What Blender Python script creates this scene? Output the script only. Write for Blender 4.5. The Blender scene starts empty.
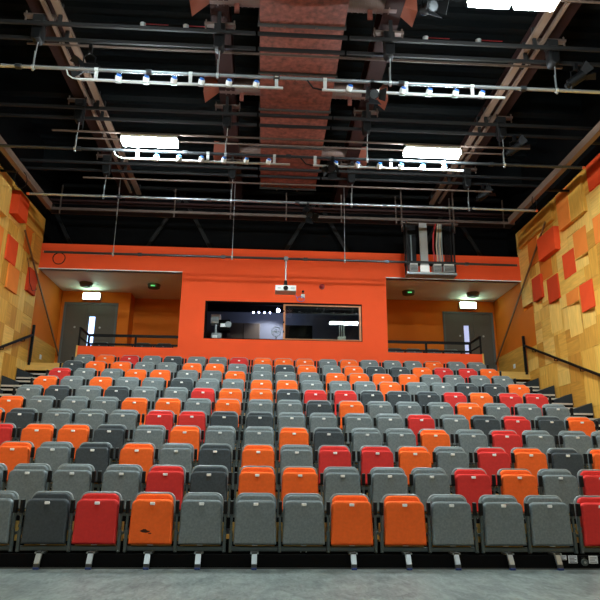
import bpy, math, random
from mathutils import Matrix, Vector
random.seed(7)
sc = bpy.context.scene
COL = sc.collection
PI = math.pi
H = 0.926                                    # eye height of the camera

# ---------------------------------------------------------------- camera
F, YAW, PITCH, ROLL = 614.64, .0562, .2825, .0096
def cam_axes():
    cy, sy, cp, sp = math.cos(YAW), math.sin(YAW), math.cos(PITCH), math.sin(PITCH)
    f = Vector((sy*cp, cy*cp, sp)); r = Vector((cy, -sy, 0)); u = r.cross(f)
    cr, sr = math.cos(ROLL), math.sin(ROLL)
    return cr*r + sr*u, -sr*r + cr*u, f
R_, U_, F_ = cam_axes()
cd = bpy.data.cameras.new('camera'); cam = bpy.data.objects.new('camera', cd); COL.objects.link(cam)
cd.sensor_width = 36; cd.lens = F*36/600; cd.clip_start = .05; cd.clip_end = 200
m = Matrix((R_, U_, -F_)).transposed().to_4x4(); m.translation = (0, 0, H); cam.matrix_world = m
sc.camera = cam

# ---------------------------------------------------------------- materials
def lin(c):
    return tuple((x/255/12.92 if x/255 <= .04045 else ((x/255+.055)/1.055)**2.4) for x in c)
def base_mat(name):
    m = bpy.data.materials.new(name); m.use_nodes = True
    return m, m.node_tree, m.node_tree.nodes['Principled BSDF']
def mat(name, rgb, rough=.6, metal=0, var=.0, scale=8, bump=0, bscale=200, stretch=None, spec=.5):
    m, nt, b = base_mat(name); c = lin(rgb)
    b.inputs['Base Color'].default_value = (*c, 1); b.inputs['Roughness'].default_value = rough
    b.inputs['Metallic'].default_value = metal; b.inputs['Specular IOR Level'].default_value = spec
    tc = nt.nodes.new('ShaderNodeTexCoord'); mp = nt.nodes.new('ShaderNodeMapping')
    nt.links.new(tc.outputs['Object'], mp.inputs[0])
    if stretch: mp.inputs['Scale'].default_value = stretch
    if var:
        n = nt.nodes.new('ShaderNodeTexNoise'); n.inputs['Scale'].default_value = scale; n.inputs['Detail'].default_value = 5
        nt.links.new(mp.outputs[0], n.inputs['Vector'])
        r = nt.nodes.new('ShaderNodeValToRGB')
        r.color_ramp.elements[0].position = .3; r.color_ramp.elements[1].position = .7
        r.color_ramp.elements[0].color = (*[x*(1-var) for x in c], 1); r.color_ramp.elements[1].color = (*[min(1, x*(1+var)) for x in c], 1)
        nt.links.new(n.outputs[0], r.inputs[0]); nt.links.new(r.outputs[0], b.inputs['Base Color'])
    if bump:
        n2 = nt.nodes.new('ShaderNodeTexNoise'); n2.inputs['Scale'].default_value = bscale; n2.inputs['Detail'].default_value = 3
        nt.links.new(tc.outputs['Object'], n2.inputs['Vector'])
        bp = nt.nodes.new('ShaderNodeBump'); bp.inputs['Strength'].default_value = bump; bp.inputs['Distance'].default_value = .004
        nt.links.new(n2.outputs[0], bp.inputs['Height']); nt.links.new(bp.outputs[0], b.inputs['Normal'])
    return m
def emit(name, rgb, s):
    m, nt, b = base_mat(name)
    b.inputs['Base Color'].default_value = (.8, .8, .8, 1)
    b.inputs['Emission Color'].default_value = (*lin(rgb), 1); b.inputs['Emission Strength'].default_value = s
    return m
def wood(name, rgb, axis):
    # oak veneer, grain along one axis
    s = {'z': (9, 9, .9), 'y': (9, .9, 9)}[axis]
    return mat(name, rgb, .55, var=.14, scale=2.6, stretch=s, spec=.2)
M = {}
M['orange_paint'] = mat('orange wall paint', (245, 90, 44), .7, var=.03, scale=1.5, spec=.15)
M['orange_return'] = mat('ochre orange paint', (212, 112, 26), .7, var=.04, scale=2, spec=.15)
M['fab_O'] = mat('orange fabric', (238, 103, 40), .9, var=.06, scale=30, bump=.5, spec=.2)
M['fab_R'] = mat('red fabric', (204, 54, 50), .9, var=.06, scale=30, bump=.5, spec=.2)
M['fab_G'] = mat('grey fabric', (112, 122, 123), .9, var=.16, scale=45, bump=.8, spec=.2)
M['fab_D'] = mat('charcoal fabric', (66, 73, 76), .9, var=.16, scale=45, bump=.8, spec=.2)
M['shell'] = mat('grey plastic shell', (120, 132, 132), .35)
M['frame'] = mat('grey powder coated steel', (78, 90, 90), .4, metal=.2)
M['pad'] = mat('black plastic pad', (11, 12, 13), .55, spec=.2)
M['plate'] = mat('white number plate', (246, 246, 242), .35)
M['ply'] = mat('pale plywood', (215, 170, 85), .5, var=.1, scale=6, stretch=(.6, 6, 6))
M['chrome'] = mat('brushed steel', (170, 178, 178), .38, metal=.85)
M['blue'] = mat('blue plastic', (40, 110, 200), .4)
M['bluedark'] = mat('dark blue plastic', (30, 56, 120), .4)
M['black'] = mat('matt black paint', (9, 10, 11), .85, var=.15, scale=3, spec=.1)
M['deckblack'] = mat('black phenolic deck', (20, 22, 23), .7, var=.15, scale=6, spec=.15)
M['ceilblack'] = mat('ceiling black', (20, 23, 24), .9, var=.12, scale=1.2, spec=.08)
M['brace_or_shadow_bar'] = mat('brown wall shadow bar', (112, 72, 38), .6)  # shade brown of the bars that stand in for wall shadows
M['walltrack'] = mat('brown steel wall rail', (122, 102, 88), .5, metal=.2)
M['beam'] = mat('red brown primed steel', (44, 26, 24), .7, var=.12, scale=4, spec=.15)
M['rail'] = mat('dull brown unistrut steel', (92, 78, 70), .5, metal=.3, var=.12, scale=8)
M['chan'] = mat('dark grey channel steel', (32, 32, 32), .6, metal=.1, spec=.2)
M['duct'] = mat('duct red brown lagging', (116, 64, 52), .6, var=.5, scale=11, bump=.5, bscale=14)
M['outlet'] = mat('orange brown outlet', (140, 76, 58), .6)
M['flange'] = mat('duct flange grey', (70, 72, 70), .5, metal=.4)
M['spiral'] = mat('spiral galvanised duct', (125, 105, 98), .4, metal=.5)
M['bar'] = mat('dark tube steel', (165, 172, 174), .25, metal=.7)
M['white'] = mat('white plastic', (232, 236, 234), .4)
M['bardark'] = mat('black tube steel', (60, 64, 66), .3, metal=.6)
M['boxgrey'] = mat('light grey socket box', (140, 142, 138), .4)
M['conduit'] = mat('pale grey conduit', (176, 180, 178), .4)
M['tip'] = mat('orange cap', (225, 90, 40), .5)
M['sleeve'] = mat('aluminium sleeve', (205, 190, 175), .4, metal=.3)
M['wire'] = mat('steel wire', (190, 196, 196), .3, metal=.7)
M['tread'] = mat('stair tread dark vinyl', (40, 44, 45), .55, var=.1, scale=20)
M['nosing'] = mat('pale nosing strip', (196, 188, 172), .4, metal=.2)
M['infill'] = mat('slate infill plate', (42, 48, 51), .6, spec=.2)
M['door'] = mat('olive grey door', (76, 72, 60), .5, var=.03)
M['doorframe'] = mat('grey door frame', (84, 88, 84), .5)
M['soffit'] = mat('off white soffit', (238, 228, 214), .7)
M['glasslit'] = emit('corridor light through door glass', (140, 180, 245), 1.1)
M['glassdim'] = emit('dim corridor light through door glass', (110, 120, 170), .35)
M['exit'] = emit('exit sign face', (200, 255, 222), 4.2)
M['exitgreen'] = emit('exit sign green', (20, 170, 90), .8)
M['lamp'] = emit('bulkhead lens', (215, 255, 225), 5)
M['led'] = emit('green led', (20, 230, 120), .2)
M['tube'] = emit('fluorescent tubes', (236, 250, 255), 75)
M['tube_fill'] = emit('dimmed added fill tubes', (236, 250, 255), 45)  # weaker glow for the fixtures added behind the camera
M['lampcase'] = mat('brown lamp casing', (96, 84, 70), .5)
M['redbell'] = mat('red alarm plastic', (140, 20, 28), .35)
M['boothwall'] = mat('booth grey wall', (104, 107, 114), .8)
M['boothdark'] = mat('booth black', (9, 9, 10), .9, spec=.1)
M['sash'] = mat('varnished timber sash', (188, 118, 62), .45, var=.12, scale=5)
M['paper'] = mat('white paper label', (222, 230, 236), .6)
M['ink'] = mat('grey print', (84, 94, 112), .6)
M['stain'] = mat('dark stain', (58, 30, 16), .95)
M['copper'] = mat('copper coil', (190, 120, 60), .4, metal=.4)
M['booth_lamp'] = emit('booth lamp', (190, 205, 255), 12)
M['redcable'] = mat('red cable', (170, 36, 40), .5)
M['palecable'] = mat('pale cable', (190, 175, 150), .6)
TONES = [(226, 172, 76), (214, 158, 66), (236, 192, 102), (202, 144, 58), (231, 182, 86)]
WV = [wood('oak upright %d' % i, t, 'z') for i, t in enumerate(TONES)]
WH = [wood('oak level %d' % i, t, 'y') for i, t in enumerate(TONES)]
def floor_mat():
    m, nt, b = base_mat('grey stage vinyl')
    tc = nt.nodes.new('ShaderNodeTexCoord')
    def noise(scale, st, det=8):
        mp = nt.nodes.new('ShaderNodeMapping'); mp.inputs['Scale'].default_value = st
        nt.links.new(tc.outputs['Object'], mp.inputs[0])
        n = nt.nodes.new('ShaderNodeTexNoise'); n.inputs['Scale'].default_value = scale; n.inputs['Detail'].default_value = det
        n.inputs['Distortion'].default_value = 1.2
        nt.links.new(mp.outputs[0], n.inputs['Vector']); return n
    a = noise(3, (1.4, .7, 1)); c = noise(17, (1.2, .4, 1))
    mx = nt.nodes.new('ShaderNodeMath'); mx.operation = 'ADD'
    nt.links.new(a.outputs[0], mx.inputs[0]); nt.links.new(c.outputs[0], mx.inputs[1])
    r = nt.nodes.new('ShaderNodeValToRGB'); r.color_ramp.elements[0].position = .75; r.color_ramp.elements[1].position = 1.25
    r.color_ramp.elements[0].color = (*lin((66, 76, 74)), 1); r.color_ramp.elements[1].color = (*lin((122, 132, 127)), 1)
    dv = nt.nodes.new('ShaderNodeMath'); dv.operation = 'MULTIPLY'; dv.inputs[1].default_value = 1.0
    nt.links.new(mx.outputs[0], dv.inputs[0]); 
    r.color_ramp.elements[1].position = 1.0; r.color_ramp.elements[0].position = .0
    mr = nt.nodes.new('ShaderNodeMapRange'); mr.inputs['From Min'].default_value = .75; mr.inputs['From Max'].default_value = 1.25
    nt.links.new(dv.outputs[0], mr.inputs['Value']); nt.links.new(mr.outputs[0], r.inputs[0])
    nt.links.new(r.outputs[0], b.inputs['Base Color']); b.inputs['Roughness'].default_value = .45
    return m
M['floor'] = floor_mat()
def glass_mat():
    m, nt, b = base_mat('window glass')
    b.inputs['Base Color'].default_value = (.86, .95, .93, 1); b.inputs['Roughness'].default_value = 0.0
    b.inputs['Transmission Weight'].default_value = 1; b.inputs['IOR'].default_value = 1.5
    return m
M['glass'] = glass_mat()

# ---------------------------------------------------------------- mesh helpers
class MB:
    def __init__(s): s.v = []; s.f = []; s.mi = []; s.mats = []; s.sm = []
    def _m(s, mt):
        if mt not in s.mats: s.mats.append(mt)
        return s.mats.index(mt)
    def add(s, v, f, mt, smooth=False):
        o = len(s.v); k = s._m(mt); s.v += [tuple(p) for p in v]
        for q in f: s.f.append(tuple(i+o for i in q)); s.mi.append(k); s.sm.append(smooth)
        return s
    def box(s, x0, x1, y0, y1, z0, z1, mt, bev=0):
        if bev:
            return s.slab([(x0, z0), (x1, z0), (x1, z1), (x0, z1)], y0, y1, mt, bev)
        v = [(x, y, z) for z in (z0, z1) for y in (y0, y1) for x in (x0, x1)]
        return s.add(v, [(0, 2, 3, 1), (4, 5, 7, 6), (0, 1, 5, 4), (2, 6, 7, 3), (0, 4, 6, 2), (1, 3, 7, 5)], mt)
    def slab(s, out, y0, y1, mt, bev=.01, smooth=False, steps=2, lean=0):
        """outline in (x, z) extruded along y with rounded rims; lean shifts y with z"""
        n = len(out); cx = sum(p[0] for p in out)/n; cz = sum(p[1] for p in out)/n
        def inset(d):
            r = []
            for i in range(n):
                a, b, c = Vector(out[i-1]), Vector(out[i]), Vector(out[(i+1) % n])
                e1 = (b-a).normalized(); e2 = (c-b).normalized()
                n1 = Vector((-e1.y, e1.x)); n2 = Vector((-e2.y, e2.x)); nn = (n1+n2)
                k = nn.length_squared
                r.append(b + nn*(2*d/k) if k > 1e-6 else b)
            return r
        loops = []
        for j in range(steps+1):
            a = PI/2*j/steps; loops.append((inset(bev*(1-math.sin(a))), y0+bev*(1-math.cos(a))))
        for j in range(steps+1):
            a = PI/2*(1-j/steps); loops.append((inset(bev*(1-math.sin(a))), y1-bev*(1-math.cos(a))))
        v = []
        for L, y in loops:
            v += [(p[0], y+lean*(p[1]-out[0][1]), p[1]) for p in L]
        f = []
        for k in range(len(loops)-1):
            for i in range(n):
                j = (i+1) % n; f.append((k*n+i, k*n+j, (k+1)*n+j, (k+1)*n+i))
        s.add(v, f, mt, smooth)
        e = len(loops)-1
        return s.add(v, [tuple(range(n)), tuple(e*n+i for i in reversed(range(n)))], mt)
    def tube(s, pts, r, mt, seg=8, cap=True, r1=None):
        pts = [Vector(p) for p in pts]; v = []; f = []; N = len(pts)
        t0 = (pts[1]-pts[0]).normalized(); up = Vector((0, 0, 1)) if abs(t0.z) < .9 else Vector((0, 1, 0))
        for k, p in enumerate(pts):
            t = (pts[min(k+1, N-1)]-pts[max(k-1, 0)]).normalized()
            a = up - t*up.dot(t)
            if a.length < 1e-3: a = Vector((1, 0, 0)) - t*t.x
            a.normalize(); b = t.cross(a); up = a
            rr = r if r1 is None else r+(r1-r)*k/(N-1)
            v += [p + (a*math.cos(2*PI*i/seg)+b*math.sin(2*PI*i/seg))*rr for i in range(seg)]
        for k in range(N-1):
            for i in range(seg):
                j = (i+1) % seg; f.append((k*seg+i, k*seg+j, (k+1)*seg+j, (k+1)*seg+i))
        s.add(v, f, mt, True)
        if cap: s.add(v, [tuple(reversed(range(seg))), tuple((N-1)*seg+i for i in range(seg))], mt)
        return s
    def bar(s, a, b, w, h, mt):
        """rectangular bar between two points"""
        a, b = Vector(a), Vector(b); t = (b-a).normalized()
        up = Vector((0, 0, 1)) if abs(t.z) < .95 else Vector((0, 1, 0))
        x = t.cross(up).normalized()*w/2; z = x.cross(t).normalized()*h/2
        v = [p+q for p in (a, b) for q in (-x-z, x-z, x+z, -x+z)]
        return s.add(v, [(0, 1, 2, 3), (7, 6, 5, 4), (0, 4, 5, 1), (1, 5, 6, 2), (2, 6, 7, 3), (3, 7, 4, 0)], mt)
    def ball(s, c, r, mt, seg=12, rings=8, sz=1):
        v = []; f = []
        for k in range(rings+1):
            a = PI*k/rings
            v += [(c[0]+r*math.sin(a)*math.cos(2*PI*i/seg), c[1]+r*math.sin(a)*math.sin(2*PI*i/seg), c[2]+r*sz*math.cos(a)) for i in range(seg)]
        for k in range(rings):
            for i in range(seg):
                j = (i+1) % seg; f.append((k*seg+i, (k+1)*seg+i, (k+1)*seg+j, k*seg+j))
        return s.add(v, f, mt, True)
    def prism_x(s, out, x0, x1, mt):
        """outline in (y, z) extruded along x"""
        n = len(out); v = [(x0, *p) for p in out]+[(x1, *p) for p in out]
        f = [tuple(range(n)), tuple(n+i for i in reversed(range(n)))]
        f += [(i, n+i, n+(i+1) % n, (i+1) % n) for i in range(n)]
        return s.add(v, f, mt)
    def mesh(s, name):
        me = bpy.data.meshes.new(name); me.from_pydata(s.v, [], s.f)
        for q in s.mats: me.materials.append(q)
        me.polygons.foreach_set('material_index', s.mi); me.polygons.foreach_set('use_smooth', s.sm)
        me.validate()
        import bmesh
        bm = bmesh.new(); bm.from_mesh(me); bmesh.ops.recalc_face_normals(bm, faces=bm.faces); bm.to_mesh(me); bm.free()
        me.update(); return me
    def obj(s, name, parent=None):
        return link(name, s.mesh(name), parent)
def link(name, me, parent=None):
    o = bpy.data.objects.new(name, me); COL.objects.link(o)
    if parent: o.parent = parent
    return o
def tag(o, label, cat, group=None, kind=None):
    o['label'] = label; o['category'] = cat
    if group: o['group'] = group
    if kind: o['kind'] = kind
    return o
def thing(name, label, cat, loc=(0, 0, 0), group=None):
    o = bpy.data.objects.new(name, None); o.empty_display_size = .1; COL.objects.link(o); o.location = loc
    return tag(o, label, cat, group)
def struct(name, mb, parent=None):
    o = mb.obj(name, parent); o['kind'] = 'structure'; return o
def copy_tree(root, loc):
    r = root.copy(); COL.objects.link(r); r.location = loc
    for ch in root.children:
        c = ch.copy(); COL.objects.link(c); c.parent = r
        for g in ch.children:
            d = g.copy(); COL.objects.link(d); d.parent = c
    return r
ORD = ['first', 'second', 'third', 'fourth', 'fifth', 'sixth', 'seventh', 'eighth', 'ninth', 'tenth', 'eleventh', 'twelfth']

# ---------------------------------------------------------------- the room
XL, XR, YW, ZB = -6.125, 7.076, 15.95, 3.705
XC, D0, DD, RZ, SP, GAP = .467, 7.06, .8185, .3089, .53, .0617
struct('floor', MB().box(-8, 9, -8, 19.5, -.1, 0, M['floor']))
ce = MB()
y = -8
while y < 19.5:                                            # profiled steel deck
    ce.add([(-8, y, 9.7), (9, y, 9.7), (9, y+.14, 9.7), (-8, y+.14, 9.7), (-8, y+.18, 9.6), (9, y+.18, 9.6), (9, y+.31, 9.6), (-8, y+.31, 9.6), (-8, y+.35, 9.7), (9, y+.35, 9.7)],
           [(0, 1, 2, 3), (3, 2, 5, 4), (4, 5, 6, 7), (7, 6, 9, 8)], M['ceilblack']); y += .35
ce.box(-8, 9, -8, 19.6, 9.71, 9.8, M['ceilblack'])
struct('ceiling', ce)
def side_wall(name, X, sgn):
    mb = MB()
    xa, xb = sorted((X+sgn*(.14 if sgn > 0 else .02), X+sgn*.3))
    mb.box(xa, xb, -8, 15.97, 0, 7.72, M['orange_return'])
    if sgn > 0: mb.box(X+.02, X+.14, 15.36, 15.97, 4.34, 5.4, M['orange_return'])
    xa, xb = sorted((X+sgn*.02, X+sgn*.3)); mb.box(xa, xb, 15.97, 19.5, 0, 6.35, M['orange_return'])
    mb.box(xa, xb, -8, 15.97, 7.72, 9.75, M['black']); mb.box(xa, xb, 15.97, 19.5, 6.35, 9.75, M['black'])
    # oak dado beyond the seating, up to the alcove
    x0, x1 = sorted((X-sgn*.004, X+sgn*.02)); mb.box(x0, x1, 16.12, 18.06, 3.7, 4.5, WH[1])
    return struct(name, mb)
side_wall('wall_left', XL, -1); side_wall('wall_right', XR, 1)
# oak cladding: patchwork of boards on a 0.58 x 0.62 module, grain turned at random
def cladding(name, X, sgn, holes):
    mb = MB(); rnd = random.Random(5 if sgn > 0 else 9)
    ys = [9.1+.587*i for i in range(12)]; ys = [yy for yy in ys if yy < 15.5]+[15.36, 16.0]
    zs = [0, .62, 1.24, 1.86, 2.48, 3.10, 3.72, 4.34, 4.88, 5.19, 5.83, 6.45, 7.07, 7.7]
    def tile(y0, y1, z0, z1, d=None):
        cy, cz = (y0+y1)/2, (z0+z1)/2
        if sgn > 0 and y0 > 15.2 and 4.34 < cz < 5.4: return
        mtl = rnd.choice(WV if rnd.random() < .55 else WH); d = rnd.choice((.0, .003, .006, .012)) if d is None else d
        xa, xb = sorted((X+sgn*(.14 if sgn > 0 else .02), X-sgn*d)); g = .0015
        rects = [(y0, y1, z0, z1)]
        for (a, b, c, e) in holes or ():                   # leave the notches open
            nxt = []
            for (p, q, r, t) in rects:
                if b <= p or a >= q or e <= r or c >= t: nxt.append((p, q, r, t)); continue
                if p < a: nxt.append((p, a, r, t))
                if b < q: nxt.append((b, q, r, t))
                p2, q2 = max(p, a), min(q, b)
                if r < c: nxt.append((p2, q2, r, c))
                if e < t: nxt.append((p2, q2, e, t))
            rects = nxt
        for (p, q, r, t) in rects:
            if q-p > .01 and t-r > .01: mb.box(xa, xb, p+g, q-g, r+g, t-g, mtl)
    for i in range(len(ys)-1):
        for j in range(len(zs)-1):
            y0, y1, z0, z1 = ys[i], ys[i+1], zs[j], zs[j+1]; k = rnd.random()
            if k < .2 and y1-y0 > .4:
                t = y0+(y1-y0)*rnd.choice((.35, .5, .65)); tile(y0, t, z0, z1); tile(t, y1, z0, z1)
            elif k < .4 and z1-z0 > .5:
                t = z0+(z1-z0)*rnd.choice((.5, .5, .65)); tile(y0, y1, z0, t); tile(y0, y1, t, z1)
            else: tile(y0, y1, z0, z1)
    yy = -7.9
    while yy < 9.0:                                        # plain larger boards nearer than the camera sees
        j = 0
        while j < 6:
            xa, xb = sorted((X+sgn*.02, X)); mb.box(xa, xb, yy+.002, min(yy+1.2, 9.098), j*1.283+.002, j*1.283+1.281, rnd.choice(WV+WH)); j += 1
        yy += 1.2
    return struct(name, mb)
NOTCH = [(12.38, 12.96, 5.53, 5.80, 'small pale oak panel tilted into a notch under the bright orange block'),
         (13.0, 13.57, 4.12, 4.86, 'large pale oak panel tilted into the wall under the short orange block'),
         (12.4, 12.94, 4.18, 4.55, 'pale oak panel tilted into a notch under the lowest red block'),
         (13.9, 14.47, 4.42, 5.185, 'pale oak panel tilted into a notch under the nearer brick red block'),
         (14.8, 15.31, 5.2, 5.47, 'pale oak panel tilted into a notch under the farther brick red block'),
         (12.35, 13.52, 6.47, 6.76, 'long pale oak strip below the tall orange block')]
cladding('trim_1', XL, -1, None); cladding('trim_2', XR, 1, [q[:4] for q in NOTCH])

# protruding acoustic blocks (y0, y1, z0, z1 measured on the wall plane, depth, material, label)
M['blk_red'] = mat('coral red block', (236, 84, 42), .7, var=.04, scale=3, spec=.12)
M['blk_dark'] = mat('brick red block', (202, 66, 32), .7, var=.04, scale=3, spec=.12)
M['blk_orange'] = mat('orange block', (238, 138, 60), .7, var=.04, scale=3, spec=.12)
M['blk_ochre'] = mat('ochre orange block', (216, 116, 42), .7, var=.04, scale=3, spec=.12)
BL_R = [
 (11.2, 12.04, 7.1, 7.72, 0.05, 'blk_red', 'large red wall block at the top of the right wall, cut by the photo edge'),
 (12.97, 13.54, 6.77, 7.7, 0.1, 'blk_orange', 'tall orange wall block under the ceiling rail on the right wall'),
 (12.33, 12.965, 6.77, 7.66, 0.085, 0, 'oak wall block right beside the tall orange block, right wall'),
 (13.84, 15.92, 7.22, 7.7, 0.1, 1, 'long oak wall block at the top far end of the right wall'),
 (14.78, 15.34, 6.45, 7.215, .03, 'blk_ochre', 'flat ochre wall panel nearest the orange beam on the right wall'),
 (13.83, 14.765, 6.43, 7.04, 0.15, 'blk_red', 'wide coral wall block crossed by the diagonal shadow bar, right wall'),
 (14.1, 14.76, 5.85, 6.425, 0.014, 'blk_ochre', 'ochre wall panel directly below the wide coral block, right wall'),
 (14.8, 15.31, 5.48, 6.11, 0.09, 'blk_dark', 'brick red wall block at the far end of the right wall'),
 (13.9, 14.46, 5.195, 5.82, 0.045, 'blk_dark', 'brick red wall block second from the far end, right wall'),
 (12.98, 13.55, 5.53, 6.14, 0.012, 'blk_red', 'flat coral panel left of the pale oak notch, right wall'),
 (12.36, 12.95, 5.83, 6.45, 0.012, 'blk_orange', 'bright orange wall block above the pale oak notch, right wall'),
 (11.3, 12.06, 5.85, 6.45, 0.014, 'blk_orange', 'bright orange wall panel at the right photo edge, middle height'),
 (13.0, 13.57, 4.88, 5.185, 0.012, 'blk_orange', 'short orange wall block left of the lowest red block, right wall'),
 (12.4, 12.94, 4.56, 5.19, 0.03, 'blk_red', 'lowest bright red wall block on the right wall'),
 (14.5, 14.78, 5.3, 5.82, 0.02, 2, 'narrow oak wall block between the two brick red blocks, right wall'),
]
BL_L = [
 (14.19, 14.81, 7.07, 7.69, .2, 'blk_red', 'deep red wall block at the top of the left wall'),
 (14.86, 15.42, 6.4, 7.06, .03, 'blk_ochre', 'ochre wall panel below the oak top corner of the left wall'),
 (13.93, 14.51, 5.81, 6.42, .05, 'blk_red', 'bright coral wall panel in the middle of the left wall'),
 (12.9, 13.63, 5.8, 6.43, .05, 'blk_orange', 'orange wall panel at the left photo edge'),
 (14.19, 14.82, 5.19, 5.79, .05, 'blk_orange', 'lowest orange wall panel on the left wall, under the coral one'),
 (15.44, 16.0, 5.5, 6.12, .08, 'blk_dark', 'brick red wall block at the far end of the left wall'),
 (15.43, 15.98, 6.38, 7.06, .1, 3, 'oak wall block in the far top corner of the left wall'),
 (14.83, 15.98, 7.07, 7.7, .06, 1, 'long oak wall block along the top beside the deep red block'),
 (12.7, 13.7, 6.75, 7.7, .14, 2, 'big oak wall block at the top left photo edge'),
 (14.55, 14.86, 5.8, 6.4, .06, 4, 'narrow pale oak block right of the coral panel, left wall'),
]
def blocks(lst, X, sgn, grp):
    for (y0, y1, z0, z1, d, mt, lab) in lst:
        k = (abs(X)-d)/abs(X)
        y0, y1 = y0*k, y1*k; z0, z1 = (z0-H)*k+H, (z1-H)*k+H
        mtl = M[mt] if isinstance(mt, str) else (WV if mt % 2 == 0 else WH)[mt]
        xa, xb = sorted((0, -sgn*d)); mb = MB()
        hw, hh = (y1-y0)/2, (z1-z0)/2
        # rounded edge block built about its own centre
        v = []; b = min(.006, d*.4)
        for (x, ins) in ((0, 0), (-sgn*(d-b), 0), (-sgn*d, b)):
            v += [(x, -hw+ins, -hh+ins), (x, hw-ins, -hh+ins), (x, hw-ins, hh-ins), (x, -hw+ins, hh-ins)]
        f = [(0, 1, 2, 3), (8, 9, 10, 11)]
        for r in (0, 4): f += [(r+i, r+(i+1) % 4, r+4+(i+1) % 4, r+4+i) for i in range(4)]
        o = mb.add(v, f, mtl).obj('wall_block'); o.location = (X-sgn*.001, (y0+y1)/2, (z0+z1)/2)
        tag(o, lab, 'wall panel', grp)
for (y0, y1, z0, z1, lab) in NOTCH:
    hw, hh = (y1-y0)/2, (z1-z0)/2; mb = MB(); n0, n1 = (.11, .0) if y1-y0 < 1 else (.03, .01)
    v = [(.135, -hw, -hh), (.135, hw, -hh), (.135, hw, hh), (.135, -hw, hh), (n0, -hw, -hh), (n1, hw, -hh), (n1, hw, hh), (n0, -hw, hh)]
    mb.add(v, [(0, 3, 2, 1), (4, 5, 6, 7), (0, 1, 5, 4), (1, 2, 6, 5), (2, 3, 7, 6), (3, 0, 4, 7)], WV[2])
    o = mb.obj('notch_panel'); o.location = (XR, (y0+y1)/2, (z0+z1)/2); tag(o, lab, 'wall panel', 'panels tilted into the right wall')
blocks(BL_R, XR, 1, 'blocks standing out from the right wall'); blocks(BL_L, XL, -1, 'blocks standing out from the left wall')

# the orange end wall: beam across, middle wall with the booth window opening, alcoves left and right
AL, AR = -2.3, 3.262                                       # inner edges of the alcoves
WX0, WX1, WZ0, WZ1 = -1.64, 2.58, 4.445, 5.48
O = M['orange_paint']; mb = MB()
mb.box(XL+.0, XR, YW, YW+.2, 6.275, 6.985, O)              # beam
mb.box(AL, AR, YW, YW+.2, WZ1, 6.275, O); mb.box(AL, AR, YW, YW+.2, 0, WZ0, O)
mb.box(AL, WX0, YW, YW+.2, WZ0, WZ1, O); mb.box(WX1, AR, YW, YW+.2, WZ0, WZ1, O)
mb.box(AL, AL+.2, YW+.2, 18.7, 0, 6.3, M['orange_return']); mb.box(AR-.2, AR, YW+.2, 18.3, 0, 6.3, M['orange_return'])
struct('wall_back', mb)
mb = MB()
mb.box(XL, AL, YW+.02, 18.8, 6.275, 6.4, M['soffit']); mb.box(AR, XR, YW+.02, 18.4, 6.275, 6.4, M['soffit'])
mb.box(XL, AL, YW-.012, YW+.02, 6.255, 6.28, M['white']); mb.box(AR, XR, YW-.012, YW+.02, 6.255, 6.28, M['white'])
struct('ceiling_alcove', mb)
mb = MB()
mb.box(XL, -4.1, 18.06, 18.9, 3.6, 6.3, M['orange_return']); mb.box(-4.1, AL, 18.68, 18.9, 3.6, 6.3, M['orange_return'])
mb.box(AR, XR, 18.08, 18.9, 3.6, 6.3, M['orange_return'])
struct('wall_alcove', mb)
mb = MB(); mb.box(XL, AL, YW+.1, 18.9, 3.6, ZB, M['tread']); mb.box(AR, XR, YW+.1, 18.9, 3.6, ZB, M['tread'])
mb.box(XL, -4.87, YW, YW+.1, 3.52, ZB+.012, M['ply']); mb.box(5.83, XR, YW, YW+.1, 3.52, ZB+.012, M['ply'])
struct('floor_landing', mb)
struct('wall_upper', MB().box(-8, 9, 16.7, 16.8, 6.4, 9.75, M['black']).box(-8, 9, 16.2, 16.7, 6.6, 6.9, M['black']).box(-8, 9, 19.3, 19.5, 0, 6.5, M['black']))
struct('wall_front', MB().box(-8, 9, -8.1, -8, 0, 9.75, M['black']))
mb = MB(); mb.box(-4.86, AL, YW, YW+.1, 3.0, 4.175, O); mb.box(AR, 5.815, YW, YW+.1, 3.0, 4.175, O)
mb.box(-4.9, -4.86, YW-.004, YW+.104, 3.0, 4.19, M['ply']); mb.box(5.815, 5.855, YW-.004, YW+.104, 3.0, 4.19, M['ply'])
struct('wall_parapet', mb)

# booth behind the window
for nm, (a, b, c, d, e, f), mt in (('wall_booth_back', (-2.1, 3.06, 19.0, 19.1, 3.6, 6.3), 'boothwall'), ('wall_booth_left', (-2.1, -2.0, 16.15, 19.0, 3.7, 6.2), 'boothwall'), ('wall_booth_right', (2.96, 3.06, 16.15, 19.0, 3.7, 6.2), 'boothwall'),
                               ('floor_booth', (-2.1, 3.06, 16.15, 19.0, 3.6, 3.7), 'boothdark'), ('ceiling_booth', (-2.1, 3.06, 16.15, 19.0, 6.2, 6.25), 'boothdark'), ('trim_3', (-2.0, 2.96, 18.94, 19.0, 6.0, 6.2), 'boothdark')):
    struct(nm, MB().box(a, b, c, d, e, f, M[mt]))
mb = MB()
for (a, b, c, d) in ((WX0, WX0+.05, WZ0, WZ1), (WX0, WX1, WZ1-.035, WZ1), (WX0, WX1, WZ0, WZ0+.02)): mb.box(a, b, YW+.0, YW+.19, c, d, M['boothdark'])
mb.box(WX1-.02, WX1, YW, YW+.19, WZ0, WZ1, M['boothdark'])
w = struct('window_1', mb)
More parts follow.
